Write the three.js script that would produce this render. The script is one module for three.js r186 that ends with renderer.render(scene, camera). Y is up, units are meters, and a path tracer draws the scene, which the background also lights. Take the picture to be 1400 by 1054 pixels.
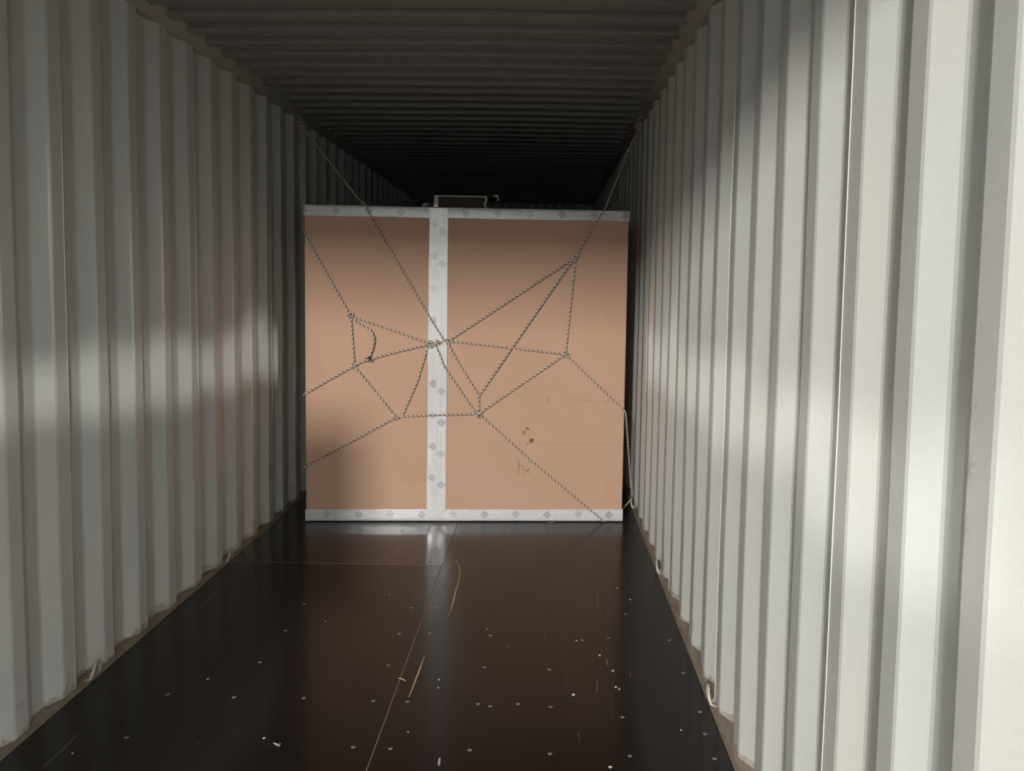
import * as THREE from 'three';
import { RoundedBoxGeometry } from 'three/addons/geometries/RoundedBoxGeometry.js';
import { mergeGeometries, toCreasedNormals } from 'three/addons/utils/BufferGeometryUtils.js';
import { RectAreaLightUniformsLib } from 'three/addons/lights/RectAreaLightUniformsLib.js';
import { ImprovedNoise } from 'three/addons/math/ImprovedNoise.js';

// ------------------------------------------------------------------ camera, sky, main light, exposure
const scene = new THREE.Scene();
const W = 1400, H = 1054, FOCAL = 1127.2;
const camera = new THREE.PerspectiveCamera(2 * Math.atan(H / 2 / FOCAL) * 180 / Math.PI, W / H, 0.05, 100);
camera.rotation.order = 'YXZ';
camera.rotation.set(-0.0752, 0.0134, 0.0150);
camera.position.set(0.528, 1.505, 0);
camera.setViewOffset(W, H, -27.5, 49.64, W, H);            // the lens axis lies a little above and right of the frame's middle
scene.add(camera);

const SKY = 3.8;
scene.background = new THREE.Color().setRGB(0.97 * SKY, 1.0 * SKY, 0.98 * SKY);   // even overcast sky seen through the open end
RectAreaLightUniformsLib.init();
const LAMP = { x: -1.15, y: 3.73, z: 6.4, w: 0.5, h: 0.64, power: 800 };          // unseen flood lamp behind the camera, placed to light the box and right wall
const SLIT = { x: 8.97, y: 1.10, z: 20, left: 820, right: 860 };                    // two unseen low lamps behind slits, placed for the wall bands: each throws a thin level sheet of light on the far side wall
const EXPOSURE = 1.0;

const renderer = new THREE.WebGLRenderer({ antialias: true });
renderer.toneMapping = THREE.LinearToneMapping;
renderer.toneMappingExposure = EXPOSURE;
renderer.shadowMap.enabled = true;

// ------------------------------------------------------------------ helpers
let seed = 7;
const rnd = () => { seed = (seed * 1664525 + 1013904223) >>> 0; return seed / 4294967296; };
const rr = (a, b) => a + (b - a) * rnd();
const perlin = new ImprovedNoise();
const nz = (x, y, z = 0) => perlin.noise(x, y, z);
const smooth = (a, b, x) => { const t = Math.min(1, Math.max(0, (x - a) / (b - a))); return t * t * (3 - 2 * t); };
const V = (x, y, z) => new THREE.Vector3(x, y, z);
const counts = {};
function numbered(name) {
  const n = counts[name] = (counts[name] ?? -1) + 1;
  return n ? `${name}_${String(n).padStart(3, '0')}` : name;
}
function mesh(name, geometry, material, parent = scene) {
  const m = new THREE.Mesh(geometry, material);
  m.name = numbered(name); m.castShadow = m.receiveShadow = true;
  parent.add(m); return m;
}
function group(name, [x, y, z] = [0, 0, 0], turn = 0) {
  const g = new THREE.Group(); g.name = numbered(name);
  g.position.set(x, y, z); g.rotation.y = turn; scene.add(g); return g;
}
function tag(o, label, category, grp) {
  o.userData = { label, category }; if (grp) o.userData.group = grp; return o;
}
function struct(o) { o.userData.kind = 'structure'; return o; }
const box = (x0, x1, y0, y1, z0, z1, r = 0) => {
  const g = r ? new RoundedBoxGeometry(x1 - x0, y1 - y0, z1 - z0, 2, r) : new THREE.BoxGeometry(x1 - x0, y1 - y0, z1 - z0);
  return g.translate((x0 + x1) / 2, (y0 + y1) / 2, (z0 + z1) / 2);
};
// prism along z of a section given as [x, y] points
function prism(pts, z0, z1) {
  const s = new THREE.Shape(pts.map(([x, y]) => new THREE.Vector2(x, y)));
  return new THREE.ExtrudeGeometry(s, { depth: z1 - z0, bevelEnabled: false }).translate(0, 0, z0);
}
function dataTexture(w, h, f, srgb = true) {              // f(x, y) -> [r, g, b] in 0..255, row 0 at v = 0
  const d = new Uint8Array(w * h * 4);
  for (let y = 0, i = 0; y < h; y++) for (let x = 0; x < w; x++, i += 4) {
    const c = f(x, y);
    for (let k = 0; k < 3; k++) d[i + k] = Math.max(0, Math.min(255, c[k]));
    d[i + 3] = 255;
  }
  const t = new THREE.DataTexture(d, w, h);
  if (srgb) t.colorSpace = THREE.SRGBColorSpace;
  t.magFilter = THREE.LinearFilter; t.minFilter = THREE.LinearMipmapLinearFilter; t.generateMipmaps = true;
  t.wrapS = t.wrapT = THREE.RepeatWrapping; t.needsUpdate = true;
  return t;
}
function canvasTexture(w, h, draw) {
  const c = document.createElement('canvas'); c.width = w; c.height = h;
  draw(c.getContext('2d'), w, h);
  const t = new THREE.CanvasTexture(c);
  t.colorSpace = THREE.SRGBColorSpace; t.wrapS = t.wrapT = THREE.RepeatWrapping;
  return t;
}
function tube(pts, r, radial = 8, seg = 24, closed = false) {
  return new THREE.TubeGeometry(new THREE.CatmullRomCurve3(pts, closed, 'centripetal'), seg, r, radial, closed);
}

// ------------------------------------------------------------------ the container's dimensions (a 40-foot high-cube box)
const Z0 = 0.4, Z1 = -11.6;                               // open end, closed end
const XI = 1.176, DEEP = 0.036, PITCH = 0.278;            // inner faces of the corrugation, its depth and its pitch
const LEFT0 = 2.7775, RIGHT0 = 1.1044;                    // where one period starts on each wall

// ------------------------------------------------------------------ wall paint: pale grey enamel, scuffed and dirty along the foot
const WALL_LEN = 6.4, WALL_H = 2.72, TW = 2048, TH = 870;
function wallPaint(phase, marks) {
  return dataTexture(TW, TH, (px, py) => {
    const z = (px + .5) / TW * WALL_LEN, y = (py + .5) / TH * WALL_H;
    const coarse = nz(z * 2.1, y * 1.3, phase * 7) * .5 + nz(z * 6.3, y * 3.1, phase * 3 + 4) * .35;
    const fine = nz(z * 61, y * 57, 2.5) * .6 + nz(z * 140, y * 140, 9.1) * .5;
    let l = 199 + coarse * 5 + fine * 3.0;
    let warm = nz(z * 3.3, y * 1.9, 31 + phase) * 3.5;
    // dirt trodden and splashed along the foot, with a ragged upper outline
    const rim = .018 + nz(z * 9, 3.3, phase) * .022 + nz(z * 37, y * 31, phase) * .016 + fine * .012;
    const dirt = y < rim ? .5 + fine * .6 : 0;
    const rust = nz(z * 13, y * 5, phase * 9) > .42 && y < .12 && fine > -.1 ? .3 : 0;
    let r = l + warm, g = l - 1, b = l - 7 - warm * .8;
    const dd = Math.min(1, dirt + rust);
    r += (128 - r) * dd * .7; g += (112 - g) * dd * .7; b += (96 - b) * dd * .7;
    for (const [mz, my, w, h, lean, dark] of marks) {       // scuffs and gouges
      const q = (z - mz) + (y - my) * lean, e = (y - my);
      if (Math.abs(q) < w && Math.abs(e) < h) {
        const n = nz(z * 190, y * 60, mz * 11) + nz(z * 70, y * 240, my);
        if (n > -.05) { const m = dark * Math.min(1, .5 + n * 1.5) * (1 - Math.abs(e) / h) * (1 - Math.abs(q) / w); r -= m; g -= m; b -= m * .9; }
      }
    }
    return [r, g, b];
  });
}
const paintLeft = wallPaint(1.7, [[2.91, 1.10, .008, .035, 0, 70], [3.02, 1.08, .01, .01, 0, 50], [4.9, .6, .015, .05, .3, 30]]);
const paintRight = wallPaint(4.2, [[1.256, 1.225, .03, .045, .5, 85], [1.25, 1.14, .03, .05, .2, 40], [1.267, .914, .012, .035, .7, 95], [1.245, 1.33, .02, .03, .8, 35], [2.35, .62, .02, .03, .5, 40]]);
const steel = (map) => new THREE.MeshPhysicalMaterial({ map, roughness: .46, metalness: 0, specularIntensity: .9 });
const M = {
  left: steel(paintLeft), right: steel(paintRight),
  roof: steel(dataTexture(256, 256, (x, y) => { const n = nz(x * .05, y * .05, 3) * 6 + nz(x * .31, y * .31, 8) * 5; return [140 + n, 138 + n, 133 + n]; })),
  rail: new THREE.MeshPhysicalMaterial({ color: 0xa6a49b, roughness: .5 }),
  weld: new THREE.MeshPhysicalMaterial({ color: 0xcdcbc4, roughness: .4 }),
  ledge: new THREE.MeshStandardMaterial({
    map: dataTexture(512, 64, (x, y) => { const n = nz(x * .07, y * .1, 5) * 22 + nz(x * .4, y * .5, 2) * 22; return [142 + n, 128 + n, 114 + n]; }), roughness: .8 }),
  ring: new THREE.MeshStandardMaterial({ color: 0xb9b4aa, roughness: .45, metalness: .25 }),
  saddle: new THREE.MeshStandardMaterial({ color: 0x9a8e80, roughness: .6, metalness: .2 }),
  card: new THREE.MeshStandardMaterial({ color: new THREE.Color().setRGB(.60, .375, .26), roughness: .85 }),
  screw: new THREE.MeshStandardMaterial({ color: 0xa8a29a, roughness: .45, metalness: .5 }),
  screwDull: new THREE.MeshStandardMaterial({ color: 0x1f1a17, roughness: .55 }),
  tan: new THREE.MeshStandardMaterial({ color: 0xb99a78, roughness: .8 }),
  straw: new THREE.MeshStandardMaterial({ color: 0xc4a684, roughness: .75 }),
  crumb: new THREE.MeshStandardMaterial({ color: 0xb4aea5, roughness: .8 }),
  seam: new THREE.MeshStandardMaterial({ color: 0x8a7462, roughness: .8 }),
  yard: new THREE.MeshStandardMaterial({ color: 0x32312f, roughness: .9 }),
  dark: new THREE.MeshStandardMaterial({ color: 0x2b2d30, roughness: .6 }),
};

// ------------------------------------------------------------------ corrugated sheets
// section points (s along the sheet, d = how far it lies outward), softened at each fold
function fold(points, c = .005) {
  const out = [];
  points.forEach(([s, d], i) => {
    const p = points[i - 1], n = points[i + 1];
    if (!p || !n) { out.push([s, d]); return; }
    const a = Math.hypot(s - p[0], d - p[1]), b = Math.hypot(n[0] - s, n[1] - d);
    out.push([s + (p[0] - s) / a * c, d + (p[1] - d) / a * c], [s + (n[0] - s) / b * c, d + (n[1] - d) / b * c]);
  });
  return out;
}
// a sheet with two faces and closed edges: put(s, d, t) gives the point
function sheet(section, rows, thick, put, uvOf) {
  const pos = [], uv = [], idx = [], n = section.length, m = rows.length;
  for (const off of [0, thick]) for (const t of rows) for (const [s, d] of section) {
    const p = put(s, d + off, t); pos.push(p.x, p.y, p.z); uv.push(...uvOf(s, t));
  }
  const at = (f, j, i) => f * n * m + j * n + i;
  for (let j = 0; j + 1 < m; j++) for (let i = 0; i + 1 < n; i++) {
    idx.push(at(0, j, i), at(0, j, i + 1), at(0, j + 1, i), at(0, j, i + 1), at(0, j + 1, i + 1), at(0, j + 1, i));
    idx.push(at(1, j, i), at(1, j + 1, i), at(1, j, i + 1), at(1, j, i + 1), at(1, j + 1, i), at(1, j + 1, i + 1));
  }
  const edge = (a, b, c, d) => idx.push(a, b, c, b, d, c);
  for (let i = 0; i + 1 < n; i++) { edge(at(0, 0, i), at(1, 0, i), at(0, 0, i + 1), at(1, 0, i + 1)); edge(at(0, m - 1, i), at(0, m - 1, i + 1), at(1, m - 1, i), at(1, m - 1, i + 1)); }
  for (let j = 0; j + 1 < m; j++) { edge(at(0, j, 0), at(0, j + 1, 0), at(1, j, 0), at(1, j + 1, 0)); edge(at(0, j, n - 1), at(1, j, n - 1), at(0, j + 1, n - 1), at(1, j + 1, n - 1)); }
  const g = new THREE.BufferGeometry();
  g.setAttribute('position', new THREE.Float32BufferAttribute(pos, 3));
  g.setAttribute('uv', new THREE.Float32BufferAttribute(uv, 2));
  g.setIndex(idx);
  return toCreasedNormals(g, .12);
}
function period(a) { // from the far edge of an inner flat: outward slope, outer flat, inward slope that faces the open end, inner flat
  return [[a, 0], [a + .068, DEEP], [a + .138, DEEP], [a + .206, 0], [a + .278, 0]];
}
const rowsY = []; for (let k = 0; k <= 26; k++) rowsY.push(.002 + k * (2.64 - .002) / 26);
function sideWall(name, side, phase, mat) {
  const w = struct(group(name));
  // sheets of four periods meet on a vertical weld at the far edge of an inner flat
  const weld = phase + .14 + (side > 0 ? PITCH * 2 : 0), first = weld - PITCH * 4 * Math.ceil((weld + Z0) / (PITCH * 4));
  for (let a = first; a < -Z1; a += PITCH * 4) {
    let pts = [];
    for (let q = 0; q < 4; q++) pts = pts.concat(q ? period(a + q * PITCH).slice(1) : period(a));
    pts = pts.filter(([s]) => s >= -Z0 - .001 && s <= -Z1 + .3);
    if (pts.length < 2) continue;
    const put = (s, d, y) => {
      const bend = nz(s * 1.4, y * 1.1, phase) * .004 + nz(s * 5, y * 2.3, phase + 9) * .0012;
      return V(side * (XI + d + bend), y, -s);
    };
    const g = sheet(fold(pts), rowsY, .003, put, (s, y) => [s / WALL_LEN, y / WALL_H]);
    mesh('wall_panel', g, mat, w);
    if (a > (side > 0 ? 1 : -Z0) && a < 8) {
      const bead = tube([...Array(14)].map((_, k) => { const y = .01 + k * .2; const p = put(a, -.0012, y); p.z += rr(-.001, .001); return p; }), side > 0 ? .0013 : .0008, 5, 40);
      mesh('weld_bead', bead, M.weld, w);
    }
  }
  return w;
}
sideWall('wall_left', -1, LEFT0, M.left);
sideWall('wall_right', 1, RIGHT0, M.right);

{ // roof: shallow transverse waves between the two roof rails, in welded sheets of five waves
  const c = struct(group('ceiling'));
  const RP = .202, r0 = 3.644 + .006, low = 2.660, up = .026;
  const kMin = Math.floor((-Z0 - r0) / RP), kMax = Math.ceil((-Z1 - r0) / RP);
  for (let k = kMin; k < kMax; k += 5) {
    const pts = [];
    for (let q = k; q < Math.min(k + 5, kMax); q++) {     // the slope that faces the open end comes down at each r
      const r = r0 + q * RP;
      pts.push([r - .006, up], [r + .006, 0], [r + .084, 0], [r + .112, up]);
    }
    pts.push([r0 + Math.min(k + 5, kMax) * RP - .006, up]);
    const xs = []; for (let i = 0; i <= 10; i++) xs.push(-1.16 + i * .232);
    const put = (s, d, x) => V(-x, low + d + nz(s * .9, x * 1.1, 17) * .005 + (1 - (x / 1.16) ** 2) * .006, -s);
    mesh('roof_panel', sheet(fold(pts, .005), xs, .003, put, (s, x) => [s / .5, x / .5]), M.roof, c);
  }
}
{ // closed end
  const w = struct(group('wall_back'));
  const pts = []; for (let a = -1.25; a < 1.0; a += .25) pts.push([a, 0], [a + .06, .04], [a + .13, .04], [a + .19, 0]);
  pts.push([1.25, 0]);
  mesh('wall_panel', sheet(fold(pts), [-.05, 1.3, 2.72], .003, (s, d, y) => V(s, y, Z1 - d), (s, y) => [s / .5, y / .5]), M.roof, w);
}
// rails at the foot and head of the side walls
for (const [n, s] of [['trim_1', -1], ['trim_2', 1]]) {
  const t = struct(group(n));
  const P = (pts) => prism(s > 0 ? pts : pts.map(([x, y]) => [-x, y]).reverse(), Z1, Z0);
  mesh('ledge', P([[1.158, -.06], [1.25, -.06], [1.25, .003], [1.158, .003]]), M.ledge, t);
  mesh('edge_strip', P([[1.1515, -.04], [1.1585, -.04], [1.1585, .005], [1.157, .0065], [1.1535, .0065], [1.1515, .005]]), M.ledge, t);
}
for (const [n, s] of [['trim_3', -1], ['trim_4', 1]]) {
  const t = struct(group(n));
  const P = (pts) => prism(s > 0 ? pts : pts.map(([x, y]) => [-x, y]).reverse(), Z1, Z0);
  mesh('roof_rail', P([[1.245, 2.632], [1.176, 2.632], [1.168, 2.637], [1.122, 2.668], [1.117, 2.675], [1.117, 2.70], [1.245, 2.70]]), M.rail, t);
}
{ // frame of the open end, behind the camera: its header cuts the lamp's light into the slanting edge on the walls and the box
  const f = struct(group('wall_front'));
  mesh('corner_post', box(-1.26, -1.145, -.1, 2.72, Z0, Z0 + .12, .01), M.rail, f);
  mesh('corner_post', box(1.145, 1.26, -.1, 2.72, Z0, Z0 + .12, .01), M.rail, f);
  mesh('header', box(-1.145, 1.145, 2.585, 2.72, Z0, Z0 + .12, .01), M.rail, f);
  mesh('sill', box(-1.145, 1.145, -.1, 0, Z0, Z0 + .12, .006), M.rail, f);
}

// ------------------------------------------------------------------ floor of film-faced plywood
const FX = 2.4, FZ = 4.4, FZ0 = -1.3;                     // the texture covers x -1.2..1.2 and z -1.3..-5.7
const floorMap = canvasTexture(1024, 1880, (c, w, h) => {
  const X = (x) => (x + 1.2) / FX * w, Y = (z) => (FZ0 - z) / FZ * h;    // canvas row 0 = v 1 = nearest z
  const img = c.createImageData(w, h), d = img.data;
  for (let j = 0, i = 0; j < h; j++) for (let q = 0; q < w; q++, i += 4) {
    const x = q / w * FX, z = j / h * FZ;
    const grain = nz(x * 90, z * 3.2, 1) * 2.5 + nz(x * 230, z * 9, 4) * 2;
    const cloud = nz(x * 1.4, z * 1.1, 7) * 3 + nz(x * 5, z * 4, 2) * 2;
    const smear = Math.max(0, nz(x * 3.1 + z * .8, z * 2.2, 12) - .22) * Math.max(0, .4 + nz(x * 60, z * 45, 6)) * 60;
    d[i] = 26 + grain + cloud + smear; d[i + 1] = 19 + grain + cloud + smear; d[i + 2] = 16 + grain * .9 + cloud + smear; d[i + 3] = 255;
  }
  c.putImageData(img, 0, 0);
  const scratch = (pts, col, wd) => {
    c.strokeStyle = col; c.lineWidth = wd; c.lineCap = 'round'; c.beginPath();
    pts.forEach(([x, z], k) => k ? c.lineTo(X(x), Y(z)) : c.moveTo(X(x), Y(z))); c.stroke();
  };
  const tan = 'rgba(150,120,95,.75)';
  scratch([[-.998, -2.43], [-.996, -2.53], [-.999, -2.62]], 'rgba(150,140,128,.8)', 1.6);
  scratch([[-1.047, -3.70], [-1.044, -3.89]], 'rgba(150,140,128,.7)', 1.6);
  scratch([[-1.047, -3.95], [-1.052, -4.3]], 'rgba(120,110,100,.4)', 1.4);
  scratch([[.806, -3.26], [.807, -3.20]], tan, 3); scratch([[.757, -3.08], [.749, -2.97]], tan, 1.6);
  scratch([[.803, -2.98], [.791, -2.80]], 'rgba(130,100,80,.4)', 1.4); scratch([[.643, -3.53], [.635, -2.98]], 'rgba(120,92,74,.4)', 1.4);
  scratch([[.815, -4.0], [.808, -3.78]], tan, 1.4); scratch([[.745, -3.95], [.74, -3.75]], 'rgba(120,92,74,.5)', 1.4);
  scratch([[.89, -3.15], [.888, -3.10]], tan, 1.6); scratch([[.67, -2.64], [.668, -2.7]], 'rgba(140,120,105,.5)', 2);
  seed = 99;
  for (let k = 0; k < 70; k++) {                          // short scuffs along the length of the container
    const x = rr(-1.1, 1.1), z = rr(-5.2, -2.2), l = rr(.01, .09);
    scratch([[x, z], [x + rr(-.006, .006), z - l]], `rgba(${140 + rr(-20, 20) | 0},${112 + rr(-12, 12) | 0},${92},${rr(.12, .4)})`, rr(.8, 1.6));
  }
  for (let k = 0; k < 120; k++) {                         // specks of grit ground into the film
    c.fillStyle = `rgba(165,150,135,${rr(.15, .5)})`; c.beginPath(); c.arc(X(rr(-1.12, 1.12)), Y(rr(-5.1, -2.1)), rr(.6, 1.5), 0, 7); c.fill();
  }
});
const floorMat = new THREE.MeshPhysicalMaterial({ map: floorMap, roughness: .34, specularIntensity: .25, clearcoat: .27, clearcoatRoughness: .12 });
const glossMat = floorMat.clone(); Object.assign(glossMat, { roughness: .34, specularIntensity: .25, clearcoat: .5, clearcoatRoughness: .07 });   // one newer sheet with its film still glossy
const floor = struct(group('floor'));
{
  const panel = (x0, x1, z0, z1) => {
    const g = new RoundedBoxGeometry(x1 - x0 - .0016, .028, z0 - z1 - .0016, 2, .0016).translate((x0 + x1) / 2, -.014, (z0 + z1) / 2);
    const p = g.attributes.position, u = g.attributes.uv;
    for (let i = 0; i < p.count; i++) u.setXY(i, (p.getX(i) + 1.2) / FX, 1 - (FZ0 - p.getZ(i)) / FZ);
    mesh('plywood_panel', g, x0 < 0 && z0 === -4.34 ? glossMat : floorMat, floor);
  };
  for (const [a, b] of [[Z0, -1.94], [-1.94, -4.34], [-4.34, -6.74], [-6.74, -9.14], [-9.14, Z1]]) panel(-1.1515, 0, a, b);
  for (const [a, b] of [[Z0, -2.36], [-2.36, -5.28], [-5.28, -7.7], [-7.7, -10.1], [-10.1, Z1]]) panel(0, 1.1515, a, b);
  // sealing compound in the joints, standing a hair proud, worn pale
  const bead = (x0, z0, x1, z1, w) => {
    const n = 60, L = Math.hypot(x1 - x0, z1 - z0), nx = -(z1 - z0) / L, nzz = (x1 - x0) / L, pos = [], idx = [];
    for (let i = 0; i <= n; i++) {
      const t = i / n, cx = x0 + (x1 - x0) * t, cz = z0 + (z1 - z0) * t, ww = w * (.75 + .5 * Math.abs(nz(t * 19, x0 * 3, z0)));
      for (const [o, y] of [[-.5, -.002], [-.3, .0006], [.3, .0006], [.5, -.002]]) pos.push(cx + nx * o * ww, y, cz + nzz * o * ww);
      if (i < n) for (let k = 0; k < 3; k++) { const a = i * 4 + k; idx.push(a, a + 4, a + 1, a + 1, a + 4, a + 5); }
    }
    const g = new THREE.BufferGeometry(); g.setAttribute('position', new THREE.Float32BufferAttribute(pos, 3)); g.setIndex(idx); g.computeVertexNormals();
    mesh('joint_filler', g, M.seam, floor);
  };
  bead(0, -1.9, 0, -4.2, .0055); bead(0, -4.2, .002, -5.3, .003); bead(-1.14, -4.34, 0, -4.34, .007);
  // screws: rows over the cross members, worn heads bright and painted heads dull
  const head = new THREE.SphereGeometry(.0075, 12, 5, 0, Math.PI * 2, 0, Math.PI / 2).scale(1, .28, 1);
  const slot = mergeGeometries([new THREE.BoxGeometry(.009, .0008, .0018), new THREE.BoxGeometry(.0018, .0008, .009)]).translate(0, .0018, 0);
  const bright = [[-.066, -3.162], [-.068, -2.878], [.057, -2.878], [-.071, -2.577], [.052, -2.573], [.31, -2.575], [.315, -3.161], [.312, -2.873], [.358, -2.859], [.457, -2.879], [.576, -2.864], [.573, -3.154], [.571, -2.565], [.829, -2.562], [.828, -2.803], [1.109, -2.851], [1.099, -2.705], [1.101, -2.557], [-.829, -2.603], [-.825, -2.893], [-.573, -3.466], [-.577, -3.764], [-.577, -2.882], [-.317, -2.584], [-.58, -3.164], [-.324, -2.888], [-.075, -3.46], [-.07, -3.75], [.055, -3.47], [.05, -3.76], [1.09, -3.45], [.83, -3.46], [1.10, -3.15], [.32, -3.46]];
  const dull = [];
  for (const z of [-2.28, -2.575, -2.87, -3.16, -3.46, -3.76, -4.05, -4.29, -4.39, -4.65, -4.95]) for (const x of [-1.09, -.827, -.576, -.32, -.07, .055, .315, .575, .829, 1.10])
    if (!bright.some(([a, b]) => Math.hypot(a - x, b - z) < .09)) dull.push([x, z]);
  for (const [list, m] of [[bright, M.screw], [dull, M.screwDull]]) for (const [x, z] of list) {
    const s = mesh('screw', head, m, floor); s.position.set(x, -.0002, z); s.rotation.y = x * 37 + z * 11;
    if (m === M.screw) { const c = mesh('recess', slot, M.screwDull, s); c.castShadow = false; }
  }
}

// ------------------------------------------------------------------ lashing rings on the rails
function lashingRing(pos, side, top, label) {
  const g = group('lashing_ring', pos); tag(g, label, 'lashing ring', 'lashing rings on the container rails');
  const s = -side, v = top ? -1 : 1;
  // a bent bar: out from the rail, up and back, its two feet welded on
  mesh('bent_bar', tube([V(-s * .012, 0, .036), V(s * .004, v * .004, .036), V(s * .013, v * .03, .026), V(s * .012, v * .058, .002), V(s * .012, v * .050, -.018), V(s * .008, v * .026, -.030), V(s * .002, v * .004, -.034), V(-s * .012, 0, -.034)], .0058, 10, 40), M.ring, g);
  mesh('saddle', new RoundedBoxGeometry(.020, .016, .030, 2, .004).translate(-s * .004, v * .005, 0), M.saddle, g);
  for (const z of [.036, -.034]) mesh('weld', new THREE.SphereGeometry(.010, 10, 6).scale(1, .6, 1).translate(-s * .008, v * .001, z), M.saddle, g);
}
const YF = .003;
lashingRing([-1.163, YF, -3.012], -1, false, 'bent steel lashing ring at foot of the dim left wall, nearest the camera');
lashingRing([-1.163, YF, -4.36], -1, false, 'bent steel lashing ring at foot of the dim left wall, beside the floor joint');
lashingRing([1.163, YF, -2.925], 1, false, 'bent steel lashing ring at foot of the bright right wall, nearest the camera');
lashingRing([1.163, YF, -4.306], 1, false, 'bent steel lashing ring at foot of the bright right wall, halfway to the box');
lashingRing([1.163, YF, -5.60], 1, false, 'bent steel lashing ring beside lower right corner of the box, holding a rope');
lashingRing([1.15, 2.640, -5.60], 1, true, 'steel lashing ring under the roof rail above the box, upper right');
lashingRing([-1.15, 2.640, -5.68], -1, true, 'steel lashing ring under the roof rail above the box, upper left in the dark');

// ------------------------------------------------------------------ the cardboard box: local x 0..2.02 along its front, y up, front at z = 0
const BW = 2.02, BH = 1.985, BD = 1.2, BOX_AT = [-.960, .004, -5.112], BOX_TURN = .06233;
const boxMap = canvasTexture(2048, 2048, (c, w, h) => {
  const img = c.createImageData(w, h), d = img.data;
  for (let j = 0, i = 0; j < h; j++) for (let q = 0; q < w; q++, i += 4) {
    const x = q / w * 2, y = j / h * 2;
    const flute = nz(x * 2.5, y * 170, 3) * 1.5, fibre = nz(x * 130, y * 260, 8) * 3.5;
    const cloud = nz(x * 1.7, y * 1.9, 5) * 3 + nz(x * 6, y * 5, 9) * 1.5;
    const n = flute + fibre + cloud;
    d[i] = 202 + n; d[i + 1] = 163 + n * .95; d[i + 2] = 138 + n * .85 + cloud * .6; d[i + 3] = 255;
  }
  c.putImageData(img, 0, 0);
  const X = (x) => x / BW * w, Y = (y) => (1 - y / BH) * h;
  const line = (pts, col, wd) => { c.strokeStyle = col; c.lineWidth = wd; c.lineCap = c.lineJoin = 'round'; c.beginPath(); pts.forEach(([x, y], k) => k ? c.lineTo(X(x), Y(y)) : c.moveTo(X(x), Y(y))); c.stroke(); };
  // creases where the board was folded
  line([[.0, .842], [.2, .838], [.40, .834], [.62, .836]], 'rgba(120,84,62,.35)', 2);
  line([[1.62, .79], [1.8, .782], [2.02, .768]], 'rgba(120,84,62,.35)', 2);
  line([[0, .51], [.25, .503], [.5, .50]], 'rgba(120,84,62,.3)', 2);
  line([[1.43, .500], [1.7, .498], [2.0, .497]], 'rgba(120,84,62,.35)', 2);
  line([[1.0, .338], [1.3, .332], [1.62, .33]], 'rgba(140,104,82,.22)', 2);
  // hand lettering in faded pen
  const pen = 'rgba(92,78,52,.33)';
  line([[1.333, .402], [1.343, .378], [1.350, .345]], 'rgba(92,78,52,.3)', 4);
  line([[1.352, .392], [1.350, .350], [1.343, .300]], pen, 5);
  line([[1.347, .345], [1.362, .360], [1.376, .356], [1.381, .335], [1.380, .298]], pen, 5);
  line([[1.440, .376], [1.424, .383], [1.406, .374], [1.398, .350], [1.399, .322], [1.408, .306], [1.424, .299]], pen, 4);
  line([[1.402, .318], [1.412, .334], [1.420, .336]], 'rgba(84,62,42,.6)', 5);
  // rust-brown drips and a pencil tick
  const blot = (x, y, rx, ry, col) => { c.fillStyle = col; c.beginPath(); c.ellipse(X(x), Y(y), rx, ry, .3, 0, 7); c.fill(); };
  blot(1.403, .597, 13, 6, 'rgba(112,58,38,.6)'); blot(1.397, .601, 6, 7, 'rgba(112,58,38,.4)');
  blot(1.379, .572, 8, 12, 'rgba(118,66,46,.55)'); blot(1.430, .523, 15, 14, 'rgba(104,44,26,.6)'); blot(1.423, .514, 9, 9, 'rgba(104,44,26,.6)');
  blot(1.405, .499, 9, 5, 'rgba(112,62,44,.5)'); blot(1.38, .57, 20, 20, 'rgba(170,110,84,.12)');
  line([[1.532, .795], [1.529, .770]], 'rgba(70,60,50,.5)', 4);
  blot(.92, 1.90, 5, 9, 'rgba(60,30,20,.5)');
  line([[1.0, 1.74], [1.25, 1.70]], 'rgba(120,84,62,.12)', 3);
});
const boxG = group('cardboard_box', BOX_AT, BOX_TURN);
tag(boxG, 'huge brown cardboard box edged with white printed tape and roped down', 'box');
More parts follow.
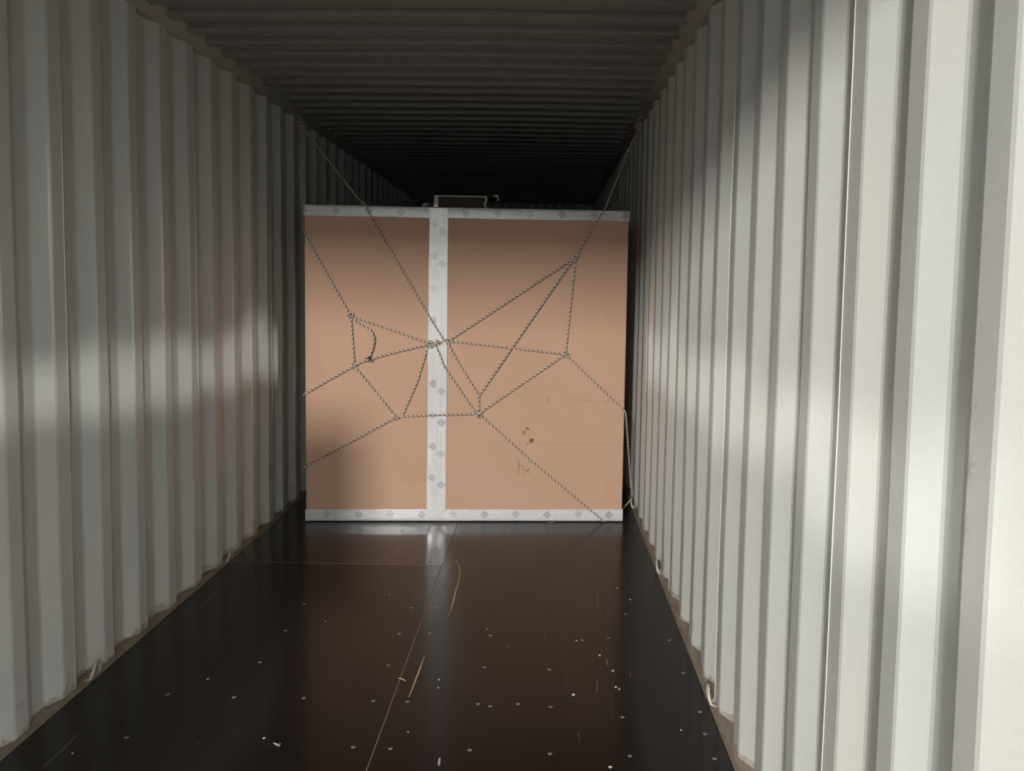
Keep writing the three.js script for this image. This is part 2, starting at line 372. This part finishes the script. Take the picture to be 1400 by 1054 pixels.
{
  mesh('carton', new RoundedBoxGeometry(BW, BH, BD, 3, .012).translate(BW / 2, BH / 2, -BD / 2 - .004), M.card, boxG);
  const g = new THREE.BoxGeometry(BW - .012, BH - .012, .006, 70, 70, 1).translate(BW / 2, BH / 2, -.003);
  const p = g.attributes.position;
  for (let i = 0; i < p.count; i++) if (p.getZ(i) > -.003) {
    const x = p.getX(i), y = p.getY(i), e = Math.min(x, BW - x, y, BH - y);
    p.setZ(i, p.getZ(i) + (nz(x * 1.6, y * 1.4, 3) * .006 - .0035 + nz(x * 4, y * 3.5, 6) * .0012) * smooth(0, .15, e));
  }
  g.computeVertexNormals();
  mesh('front_panel', g, new THREE.MeshStandardMaterial({ map: boxMap, roughness: .82 }), boxG);

  // printed tape: grey lozenge emblems and small strokes on white film
  const tapeMap = canvasTexture(2048, 170, (c, w, h) => {   // 0.8 m by 66 mm
    const img = c.createImageData(w, h), d = img.data;
    for (let j = 0, i = 0; j < h; j++) for (let q = 0; q < w; q++, i += 4) {
      const n = nz(q * .004, j * .12, 3) * 11 + nz(q * .02, j * .05, 6) * 6 + nz(q * .13, j * .3, 2) * 4;
      d[i] = 217 + n; d[i + 1] = 214 + n; d[i + 2] = 214 + n; d[i + 3] = 255;
    }
    c.putImageData(img, 0, 0);
    seed = 5;
    for (let k = 0; k < 4; k++) {
      const cx = 256 + k * 512, cy = 82 + rr(-6, 6), a = [.50, .38, .44, .28][k];
      c.save(); c.translate(cx, cy); c.rotate(Math.PI / 4);
      c.fillStyle = `rgba(128,130,140,${a})`; c.beginPath(); c.roundRect(-52, -52, 104, 104, 16); c.fill();
      c.strokeStyle = `rgba(205,207,214,${a * .7})`; c.lineWidth = 5; c.strokeRect(-34, -34, 68, 68);
      c.lineWidth = 6; c.beginPath(); c.moveTo(-22, -14); c.lineTo(22, -14); c.moveTo(-22, 4); c.lineTo(22, 4); c.moveTo(-22, 22); c.lineTo(10, 22); c.stroke();
      c.restore();
      c.strokeStyle = `rgba(120,120,132,${a * .75})`; c.lineWidth = 7;
      for (let s = 0; s < 7; s++) { const x = cx + 120 + s * 42; c.beginPath(); c.moveTo(x, cy + rr(-16, 4)); c.lineTo(x + rr(10, 24), cy + rr(-4, 14)); if (s % 2) { c.moveTo(x + 10, cy - 18); c.lineTo(x + 10, cy + 16); } c.stroke(); }
    }
    c.fillStyle = 'rgba(150,150,158,.25)'; c.fillRect(0, 150, w, 6);
  });
  const wrinkle = dataTexture(512, 128, (x, y) => { const n = 128 + nz(x * .014, y * .11, 3) * 90 + nz(x * .06, y * .05, 7) * 60 + nz(x * .3, y * .4, 9) * 18; return [n, n, n]; }, false);
  const tape = new THREE.MeshPhysicalMaterial({ map: tapeMap, roughness: .34, bumpMap: wrinkle, bumpScale: .0022, clearcoat: 1, clearcoatRoughness: .13 });
  const plain = new THREE.MeshPhysicalMaterial({ color: 0xd6d3d2, roughness: .32, bumpMap: wrinkle, bumpScale: .0022, clearcoat: 1, clearcoatRoughness: .13 });
  const creased = tape.clone(); creased.clearcoatRoughness = .23; creased.bumpScale = .0032;          // the strips folded over the edges are more crumpled
  // strip that follows a section [z, y] list along x, or a flat strip along y; a little uneven at its edges
  const wrap = (section, x0, x1, mat, ph) => {
    const nx = 90, pos = [], uv = [], idx = []; let acc = [0];
    for (let k = 1; k < section.length; k++) acc.push(acc[k - 1] + Math.hypot(section[k][0] - section[k - 1][0], section[k][1] - section[k - 1][1]));
    for (const t of [0, -.0012]) for (let i = 0; i <= nx; i++) section.forEach(([z, y], k) => {
      const x = x0 + (x1 - x0) * i / nx, jag = k === 0 ? nz(x * 3, ph) * .004 + .0012 * nz(x * 30, ph) : 0;
      const lift = nz(x * 9, k * .8, ph) * .0012;
      pos.push(x, y + jag, z + lift + t); uv.push(x / .8 + ph, .02 + acc[k] / .066);
    });
    const m = section.length, half = (nx + 1) * m;
    for (let i = 0; i < nx; i++) for (let k = 0; k < m - 1; k++) {
      const a = i * m + k; idx.push(a, a + m, a + 1, a + 1, a + m, a + m + 1);
      const b = a + half; idx.push(b, b + 1, b + m, b + 1, b + m + 1, b + m);
    }
    const g = new THREE.BufferGeometry(); g.setAttribute('position', new THREE.Float32BufferAttribute(pos, 3)); g.setAttribute('uv', new THREE.Float32BufferAttribute(uv, 2)); g.setIndex(idx); g.computeVertexNormals();
    mesh('tape_strip', g, mat, boxG);
  };
  const T = BH;
  wrap([[.003, T - .064], [.0035, T - .04], [.0035, T - .014], [.002, T - .004], [-.004, T + .002], [-.013, T + .0035], [-.04, T + .0035], [-.075, T + .003]], -.002, BW + .002, creased, .13);
  wrap([[.003, .078], [.0035, .06], [.0035, .03], [.0035, .012], [.001, .003], [-.006, -.001], [-.02, -.002], [-.04, -.002]], -.002, BW + .002, creased, .71);
  const upright = (xa, xb, y0, y1, lean, z, mat, ph) => {
    const ny = 90, nx = 5, pos = [], uv = [], idx = [];
    for (const t of [0, -.0012]) for (let j = 0; j <= ny; j++) for (let i = 0; i <= nx; i++) {
      const y = y0 + (y1 - y0) * j / ny, edge = (i === 0 ? 1 : i === nx ? -1 : 0) * nz(y * 3, ph * 3 + i) * .003;
      const x = xa + (xb - xa) * i / nx + lean * (y / BH) + edge;
      pos.push(x, y, z + t + nz(y * 8, i * .7, ph) * .0011); uv.push(y / .8 + ph, i / nx * .96 + .02);
    }
    const m = nx + 1, half = (ny + 1) * m;
    for (let j = 0; j < ny; j++) for (let i = 0; i < nx; i++) { const a = j * m + i; idx.push(a, a + 1, a + m, a + 1, a + m + 1, a + m); const b = a + half; idx.push(b, b + m, b + 1, b + 1, b + m, b + m + 1); }
    const g = new THREE.BufferGeometry(); g.setAttribute('position', new THREE.Float32BufferAttribute(pos, 3)); g.setAttribute('uv', new THREE.Float32BufferAttribute(uv, 2)); g.setIndex(idx); g.computeVertexNormals();
    mesh('tape_strip', g, mat, boxG);
  };
  upright(.762, .828, .03, T - .004, .008, .0045, tape, .02);
  upright(.816, .883, .03, T - .004, .002, .0058, tape, .33);
  upright(.818, .884, 1.10, 1.61, .001, .0070, plain, .6);
  upright(.764, .884, 1.02, 1.16, .0, .0078, plain, .9);
  upright(.772, .878, .02, .16, .0, .0070, plain, .4);
  upright(.842, .846, 1.775, 1.778, 0, .006, plain, .2);
  const scrap = tube([V(1.535, .004, .006), V(1.548, -.002, .02), V(1.57, .004, .026), V(1.585, .012, .014), V(1.57, .010, .008)], .0012, 5, 24);
  mesh('torn_tape', scrap, plain, boxG);
}

// ------------------------------------------------------------------ small parcel on top, just behind the box's front edge
{
  const g = group('parcel', BOX_AT, BOX_TURN); g.position.y += BH + .003;
  tag(g, 'small dark taped parcel lying on top of the big cardboard box', 'parcel');
  const brown = new THREE.MeshStandardMaterial({ color: 0x3d2f25, roughness: .8 });
  const film = new THREE.MeshPhysicalMaterial({ color: 0x77736c, roughness: .3, clearcoat: .5 });
  const b = new RoundedBoxGeometry(.335, .086, .22, 3, .008).translate(.952, .044, -.26), p = b.attributes.position;
  for (let i = 0; i < p.count; i++) if (p.getY(i) > .06) p.setY(i, p.getY(i) + .008 * smooth(.78, 1.1, p.getX(i)) + nz(p.getX(i) * 9, p.getZ(i) * 9, 2) * .004);
  b.computeVertexNormals();
  mesh('carton', b, brown, g);
  const strip = (x0, x1, y0, y1, z, m, name) => mesh(name, new RoundedBoxGeometry(x1 - x0, y1 - y0, .003, 1, .001).translate((x0 + x1) / 2, (y0 + y1) / 2, z), m, g);
  strip(.787, .815, .004, .088, -.148, film, 'tape_strip');
  strip(.815, 1.11, .080, .088, -.1485, film, 'tape_strip');
  const white = new THREE.MeshStandardMaterial({ color: 0xcfcac2, roughness: .5 });
  mesh('tape_tail', tube([V(1.115, .088, -.14), V(1.122, .06, -.13), V(1.112, .035, -.125), V(1.118, .012, -.12), V(1.112, .008, -.10)], .0065, 6, 24).scale(1, 1, 1), white, g);
  const flap = new RoundedBoxGeometry(.085, .012, .20, 2, .003).translate(1.158, .088, -.26);
  mesh('flap', flap, brown, g);
  mesh('tape_tail', tube([V(1.168, .092, -.155), V(1.19, .090, -.152), V(1.197, .075, -.15), V(1.192, .060, -.15)], .006, 6, 18), white, g);
}

// ------------------------------------------------------------------ the lashing: twisted two-tone rope tied to a web across the box
const PALE = new THREE.Color(0xd8cabc), INK = new THREE.Color(0x54453a);
const ropeMat = new THREE.MeshStandardMaterial({ vertexColors: true, roughness: .85 });
const R = .0061, LAY = .028;
function rope(points, r = R, straight = false, strands = 3) {
  let curve;
  if (straight) { curve = new THREE.CurvePath(); for (let i = 1; i < points.length; i++) curve.add(new THREE.LineCurve3(points[i - 1], points[i])); }
  else curve = points.length > 2 ? new THREE.CatmullRomCurve3(points, false, 'centripetal') : new THREE.LineCurve3(points[0], points[1]);
  const L = curve.getLength(), n = Math.max(6, Math.round(L / LAY * 9)), rad = 5;
  const pos = [], col = [], idx = [];
  const ps = curve.getSpacedPoints(n);
  let nor = null;
  const fr = ps.map((p, i) => {
    const t = ps[Math.min(n, i + 1)].clone().sub(ps[Math.max(0, i - 1)]).normalize();
    if (!nor) nor = Math.abs(t.y) < .9 ? V(0, 1, 0) : V(1, 0, 0);
    nor = nor.clone().sub(t.clone().multiplyScalar(nor.dot(t))).normalize();
    return [nor, t.clone().cross(nor)];
  });
  for (let s = 0; s < strands; s++) {
    const c = s === 0 ? INK : PALE, base = pos.length / 3;
    for (let i = 0; i <= n; i++) {
      const a = i / n * (L / LAY) * Math.PI * 2 + s * Math.PI * 2 / strands, [u, b] = fr[i];
      const cen = ps[i].clone().addScaledVector(u, Math.cos(a) * r * .5).addScaledVector(b, Math.sin(a) * r * .5);
      for (let k = 0; k < rad; k++) {
        const q = k / rad * Math.PI * 2, v = cen.clone().addScaledVector(u, Math.cos(q) * r * .54).addScaledVector(b, Math.sin(q) * r * .54);
        pos.push(v.x, v.y, v.z); col.push(c.r, c.g, c.b);
      }
      if (i < n) for (let k = 0; k < rad; k++) {
        const a0 = base + i * rad + k, a1 = base + i * rad + (k + 1) % rad;
        idx.push(a0, a1, a0 + rad, a1, a1 + rad, a0 + rad);
      }
    }
  }
  const g = new THREE.BufferGeometry();
  g.setAttribute('position', new THREE.Float32BufferAttribute(pos, 3)); g.setAttribute('color', new THREE.Float32BufferAttribute(col, 3));
  g.setIndex(idx); g.computeVertexNormals(); return g;
}
{
  const g = group('lashing_rope', BOX_AT, BOX_TURN);
  tag(g, 'black and white twisted rope knotted into a web across the big box', 'rope');
  g.updateMatrixWorld(true);
  const inv = g.matrixWorld.clone().invert(), at = (x, y, z) => V(x, y, z).applyMatrix4(inv);
  const f = .0145;                                        // the rope lies on the board
  const P = (x, y, z = f) => V(x, y - .004, z);
  const ringTL = at(-1.142, 2.585, -5.66), ringTR = at(1.142, 2.582, -5.60), ringR = at(1.150, .055, -5.60);
  const K1 = P(.287, 1.308), K2 = P(.309, .996), K3 = P(.788, 1.139), K3b = P(.893, 1.159), K4 = P(.570, .674), K4b = P(.606, .680), K5 = P(1.686, 1.694), K6 = P(1.633, 1.084), K7 = P(1.089, .813), K8 = P(1.090, .701);
  const seg = (pts, r) => mesh('rope_length', rope(pts, r, true), ropeMat, g);
  const over = f + .012;
  seg([ringTL, P(.30, 2.06, -.15), P(.368, 2.006, -.012), P(.380, 1.985, .013), P(.60, 1.608), P(.787, 1.291, f + .004), P(.868, 1.165, f + .006)]);
  seg([ringTL.clone().add(V(0, -.01, 0)), P(-.012, 1.86, -.03), P(-.006, 1.835, .010), P(.019, 1.790, .014), K1]);
  seg([K1, K2]); seg([K1.clone().add(V(.004, -.004, 0)), P(.55, 1.221), K3]);
  mesh('rope_tail', rope([P(.296, 1.296), P(.330, 1.268), P(.372, 1.246, .02), P(.412, 1.222, .026), P(.431, 1.180, .03), P(.430, 1.130, .028), P(.418, 1.092, .026), P(.408, 1.062, .024)], R * .95), ropeMat, g);
  seg([K2, P(.160, .912), P(.020, .827, .014), P(-.006, .812, .012), P(-.010, .80, -.10), P(-.012, .70, -.34)]);
  seg([K2, K4]); seg([P(.318, 1.005), P(.405, 1.040), P(.60, 1.094), K3]);
  seg([K3.clone().add(V(-.02, -.01, 0)), P(.70, .900), K4b]);
  seg([K3, P(.84, 1.152, f + .004), K3b]);
  seg([K3.clone().add(V(.03, -.008, .004)), P(.874, .990, f + .003), P(1.055, .725), K8.clone().add(V(-.015, .01, 0))]);
  seg([K3b.clone().add(V(-.006, -.006, 0)), P(.945, 1.045), P(1.02, .925), K7]);
  seg([K3b, P(1.29, 1.427), K5]); seg([K3b, P(1.26, 1.122), K6]);
  seg([K5, P(1.80, 1.893), P(1.855, 1.984, .012), P(1.868, 2.006, -.012), ringTR]);
  seg([K5, K6]); seg([K5.clone().add(V(-.012, -.008, .004)), P(1.294, 1.125, over), K7]);
  seg([K6, K8]); seg([K7, K8]);
  seg([K6, P(1.80, .928), P(1.991, .752, .014), P(2.024, .715, .006), P(2.036, .66, -.03), ringR.clone().add(V(0, .075, -.02))]);
  seg([K8, P(1.40, .422), P(1.70, .172), P(1.893, .014, .013), P(1.903, .006, .006), P(1.908, .003, -.004)]);
  seg([V(2.029, .008, -.20), V(2.034, .016, -.17), ringR]);
  seg([K8, P(.85, .691, f + .006), K4b]); seg([K4b, K4]);
  seg([K4, P(.30, .522), P(.016, .362, .014), P(-.006, .350, .012), P(-.010, .34, -.1), P(-.012, .25, -.35)]);
  const knot = (c, s = 1, turn = 0) => {
    const pts = [];
    for (let i = 0; i <= 40; i++) {
      const t = i / 40 * Math.PI * 2, q = (2 + Math.cos(3 * t)) * .0075 * s;
      const x = q * Math.cos(2 * t), y = q * Math.sin(2 * t) * .8;
      pts.push(V(c.x + x * Math.cos(turn) - y * Math.sin(turn), c.y + x * Math.sin(turn) + y * Math.cos(turn), c.z + .004 + Math.sin(3 * t) * .006 * s));
    }
    mesh('knot', rope(pts, R * .8), ropeMat, g);
  };
  knot(K1, 1.05, 1.2); knot(K2, .85, .5); knot(K3, 1.25, .1); knot(K3b, .8, .4); knot(K4, .7, .2); knot(K5, 1.05, 1.9); knot(K6, .85, .3); knot(K8, 1.15, .6); knot(P(.83, 1.148, f + .004), .8, 0);
  knot(ringTR.clone().add(V(-.004, 0, 0)), 1.3, 1); knot(ringTL, 1.2, 1); knot(P(.412, 1.040), .8, .3);
  // the frayed end
  const dark = new THREE.MeshStandardMaterial({ color: 0x4a4038, roughness: .9 }), ends = [];
  seed = 21;
  for (let i = 0; i < 9; i++) {
    const a = rr(-2.6, -.3), l = rr(.018, .045);
    ends.push(tube([V(.409, 1.062, .022), V(.409 + Math.cos(a) * l * .5 + rr(-.008, .008), 1.055 + Math.sin(a) * l * .6, .03), V(.407 + Math.cos(a) * l, 1.048 + Math.sin(a) * l * .7 + rr(-.01, .01), rr(.018, .034))], .0026, 5, 8));
  }
  mesh('frayed_end', mergeGeometries(ends), dark, g);
}

// ------------------------------------------------------------------ litter on the floor
function sliver(name, pts, widths, mat, label) {           // a thin splinter: flat-bottomed, ridged on top
  const curve = new THREE.CatmullRomCurve3(pts.map(([x, z]) => V(x, 0, z))), n = 40, pos = [], idx = [];
  const c0 = curve.getPoint(.5);
  for (let i = 0; i <= n; i++) {
    const t = i / n, p = curve.getPoint(t).sub(c0), d = curve.getTangent(t), s = V(-d.z, 0, d.x);
    const q = t * (widths.length - 1), k = Math.min(widths.length - 2, Math.floor(q)), w = widths[k] + (widths[k + 1] - widths[k]) * (q - k), h = Math.min(.004, w * .5);
    for (const [o, y] of [[-.5, .0004], [-.2, h], [.25, h * .9], [.5, .0004]]) pos.push(p.x + s.x * o * w, y, p.z + s.z * o * w);
    if (i < n) for (let k2 = 0; k2 < 4; k2++) { const a = i * 4 + k2, b = i * 4 + (k2 + 1) % 4; idx.push(a, b, a + 4, b, b + 4, a + 4); }
  }
  const g = new THREE.BufferGeometry(); g.setAttribute('position', new THREE.Float32BufferAttribute(pos, 3)); g.setIndex(idx); g.computeVertexNormals();
  const m = mesh(name, g, mat); m.position.set(c0.x, .0006, c0.z); mat.side = THREE.DoubleSide;
  return tag(m, label, 'splinter');
}
sliver('wood_splinter', [[.066, -4.43], [.095, -4.33], [.112, -4.2], [.117, -4.08], [.116, -3.98], [.119, -3.83], [.118, -3.72], [.113, -3.64]], [.004, .006, .007, .007, .009, .013, .007, .002], M.straw, 'long curved pale wood splinter on the floor in front of the box');
sliver('wood_splinter', [[.066, -3.245], [.063, -3.07], [.057, -2.905]], [.005, .009, .010, .008, .003], M.straw, 'straight pale wood splinter on the floor beside the middle joint');
sliver('wood_splinter', [[-.008, -3.052], [.008, -3.046], [.026, -3.030]], [.004, .007, .006, .003], M.straw, 'short wood sliver lying across the middle joint of the floor');
sliver('wood_splinter', [[.219, -2.52], [.221, -2.482]], [.008, .010, .009], M.crumb, 'short white stick on the floor nearest the camera');
sliver('wood_splinter', [[-.335, -2.588], [-.324, -2.580], [-.311, -2.571]], [.005, .008, .007], M.crumb, 'white chip left of the middle joint near the camera');
{
  const chip = new THREE.IcosahedronGeometry(.006, 1), p = chip.attributes.position;
  for (let i = 0; i < p.count; i++) { const x = p.getX(i), y = p.getY(i), z = p.getZ(i), s = 1 + nz(x * 260, y * 260, z * 260) * .5; p.setXYZ(i, x * s, y * s * .55, z * s * .8); }
  chip.computeVertexNormals();
  const spots = [[.155, -2.981, .8], [.150, -3.044, .8], [.823, -3.016, .9], [.76, -2.491, 1.1], [.78, -3.281, 1.1], [.661, -2.947, 1.3], [.835, -3.0, .8], [.823, -3.147, 1], [.715, -3.425, .9], [-.725, -3.01, .8], [-.375, -2.613, .9], [-.425, -3.568, .7], [.093, -2.672, .7], [.30, -3.52, .7], [.97, -3.9, .9], [.92, -4.05, .9], [1.02, -2.72, .8], [-.2, -3.9, .6], [.40, -3.35, .6], [.98, -2.46, .8], [-.95, -2.5, .8], [.69, -3.42, .8], [.93, -3.72, .7]];
  const ORD = ['first', 'second', 'third', 'fourth', 'fifth', 'sixth', 'seventh', 'eighth', 'ninth', 'tenth', 'eleventh', 'twelfth', 'thirteenth', 'fourteenth', 'fifteenth', 'sixteenth', 'seventeenth', 'eighteenth', 'nineteenth'];
  for (const [x, z, s] of spots) {
    const m = mesh('crumb', chip, M.crumb); m.position.set(x, .0034 * s, z); m.rotation.y = x * 91; m.scale.setScalar(s * .85);
    const side = x < .03, rank = spots.filter(([a, b]) => (a < .03) === side && b > z).length;
    tag(m, `tiny pale crumb ${side ? 'left' : 'right'} of the middle floor joint, ${ORD[rank]} nearest the camera`, 'crumb', 'crumbs of debris on the dark floor');
  }
}

// ------------------------------------------------------------------ unseen crates, out of view beside the camera, placed to shade the box's lower left corner and the floor there
{
  const wood = new THREE.MeshStandardMaterial({ color: 0x9a7a55, roughness: .85 });
  const crate = (y0, h, label) => {
    const g = group('unseen_crate', [-.985, y0, -.62]); tag(g, label, 'crate');
    for (let k = 0; k < 5; k++) for (const s of [-1, 1]) {
      mesh('board', box(-.17, .17, h * k / 5 + .003, h * (k + 1) / 5 - .003, s * .24 - .01, s * .24 + .01, .003), wood, g);
      mesh('board', box(s * .16 - .01, s * .16 + .01, h * k / 5 + .003, h * (k + 1) / 5 - .003, -.228, .228, .003), wood, g);
    }
    mesh('lid', box(-.17, .17, h - .018, h, -.25, .25, .004), wood, g);
  };
  crate(.001, .90, 'unseen crate by the left wall shading the lower left of the box, under another crate');
  crate(.903, .86, 'unseen crate stacked on another by the left wall, shading the lower left of the box');
}

// ------------------------------------------------------------------ outside the open end: paved yard and an unseen lamp placed to light the box and right wall
struct(mesh('ground', box(-14, 14, -.30, -.10, Z0 - 13, 24), M.yard));
{
  const g = group('unseen_flood_lamp', [LAMP.x, -.10, LAMP.z + .15]);
  tag(g, 'unseen flood lamp outside the open end, placed to light the box and right wall', 'lamp');
  const y = LAMP.y + .10;
  mesh('mast', new THREE.CylinderGeometry(.05, .07, y, 16).translate(0, y / 2, .06), M.dark, g);
  mesh('base_plate', box(-.2, .2, 0, .02, -.14, .26, .005), M.dark, g);
  const aim = Math.atan2(LAMP.y - 1, 11.5);
  const headG = new THREE.Group(); headG.name = numbered('lamp_head'); headG.position.set(0, y, -.02); headG.rotation.x = -aim; headG.rotation.y = 0; g.add(headG);
  mesh('housing', new RoundedBoxGeometry(LAMP.w + .1, LAMP.h + .1, .10, 2, .015), M.dark, headG);
  const glow = new THREE.MeshStandardMaterial({ color: 0x222222, emissive: 0xffffff, emissiveIntensity: 3, roughness: .4 });
  mesh('lens', new RoundedBoxGeometry(LAMP.w, LAMP.h, .008, 2, .003).translate(0, 0, -.053), glow, headG);
  const light = new THREE.RectAreaLight(new THREE.Color().setRGB(1.0, .985, .95), LAMP.power, LAMP.w, LAMP.h);
  light.name = 'unseen_lamp_light'; light.position.set(0, 0, -.064); headG.add(light);    // shines along the head's own -z, into the container
}
// two unseen lamps, one on each side, placed to light the wall bands; each shines through the slit between two shutters
for (const s of [-1, 1]) {
  const g = group('unseen_slit_lamp', [s * SLIT.x, -.10, SLIT.z]);
  tag(g, `unseen low lamp behind a slit, lighting a band on the far wall, out in the yard ${s < 0 ? 'left' : 'right'}`, 'lamp');
  g.rotation.y = Math.atan2(s * SLIT.x, SLIT.z);                // its own -z looks at the container's open end
  const y = SLIT.y + .10, L = 1.0;
  mesh('post', new THREE.CylinderGeometry(.04, .05, y - .14, 14).translate(0, (y - .14) / 2, .0), M.dark, g);
  mesh('base_plate', box(-.2, .2, 0, .02, -.2, .2, .005), M.dark, g);
  const sides = [box(-.20, -.18, y - .15, y + .15, -L, .16), box(.18, .20, y - .15, y + .15, -L, .16), box(-.18, .18, y + .13, y + .15, -L, .16), box(-.18, .18, y - .15, y - .13, -L, .16), box(-.18, .18, y - .13, y + .13, .14, .16)];
  mesh('housing', mergeGeometries(sides), M.dark, g);
  // shutters: lips shaped unevenly so the lit wall bands vary in height
  for (const v of [-1, 1]) {
    const sh = new THREE.Shape(); sh.moveTo(-.18, v * .13);
    for (let i = 0; i <= 300; i++) {
      const x = -.18 + .36 * i / 300, near = -s * x;         // the slit is cut to the stretch of wall that the band covers
      const open = near < .026 && near > -.055;
      sh.lineTo(x, v * (open ? Math.max(.001, .0058 + nz(x * 190, v * 3.1, s * 7) * .0085 + nz(x * 60, v, s * 2.3) * .0022) : .0002));
    }
    sh.lineTo(.18, v * .13);
    mesh('shutter', new THREE.ExtrudeGeometry(sh, { depth: .004, bevelEnabled: false }).translate(0, y, -L), M.dark, g);
  }
  const bulb = mesh('bulb', new THREE.SphereGeometry(.012, 16, 10), new THREE.MeshStandardMaterial({ color: 0x222222, emissive: 0xffffff, emissiveIntensity: 3 }), g);
  bulb.position.set(0, y, 0); bulb.castShadow = false;
  const p = new THREE.PointLight(new THREE.Color().setRGB(1, .99, .96), s < 0 ? SLIT.left : SLIT.right, 0, 2);
  p.name = 'unseen_lamp_light'; p.position.set(0, y, 0); p.castShadow = true; p.shadow.radius = .16; p.shadow.mapSize.set(2048, 2048); p.shadow.camera.near = .05; g.add(p);
}
renderer.render(scene, camera);
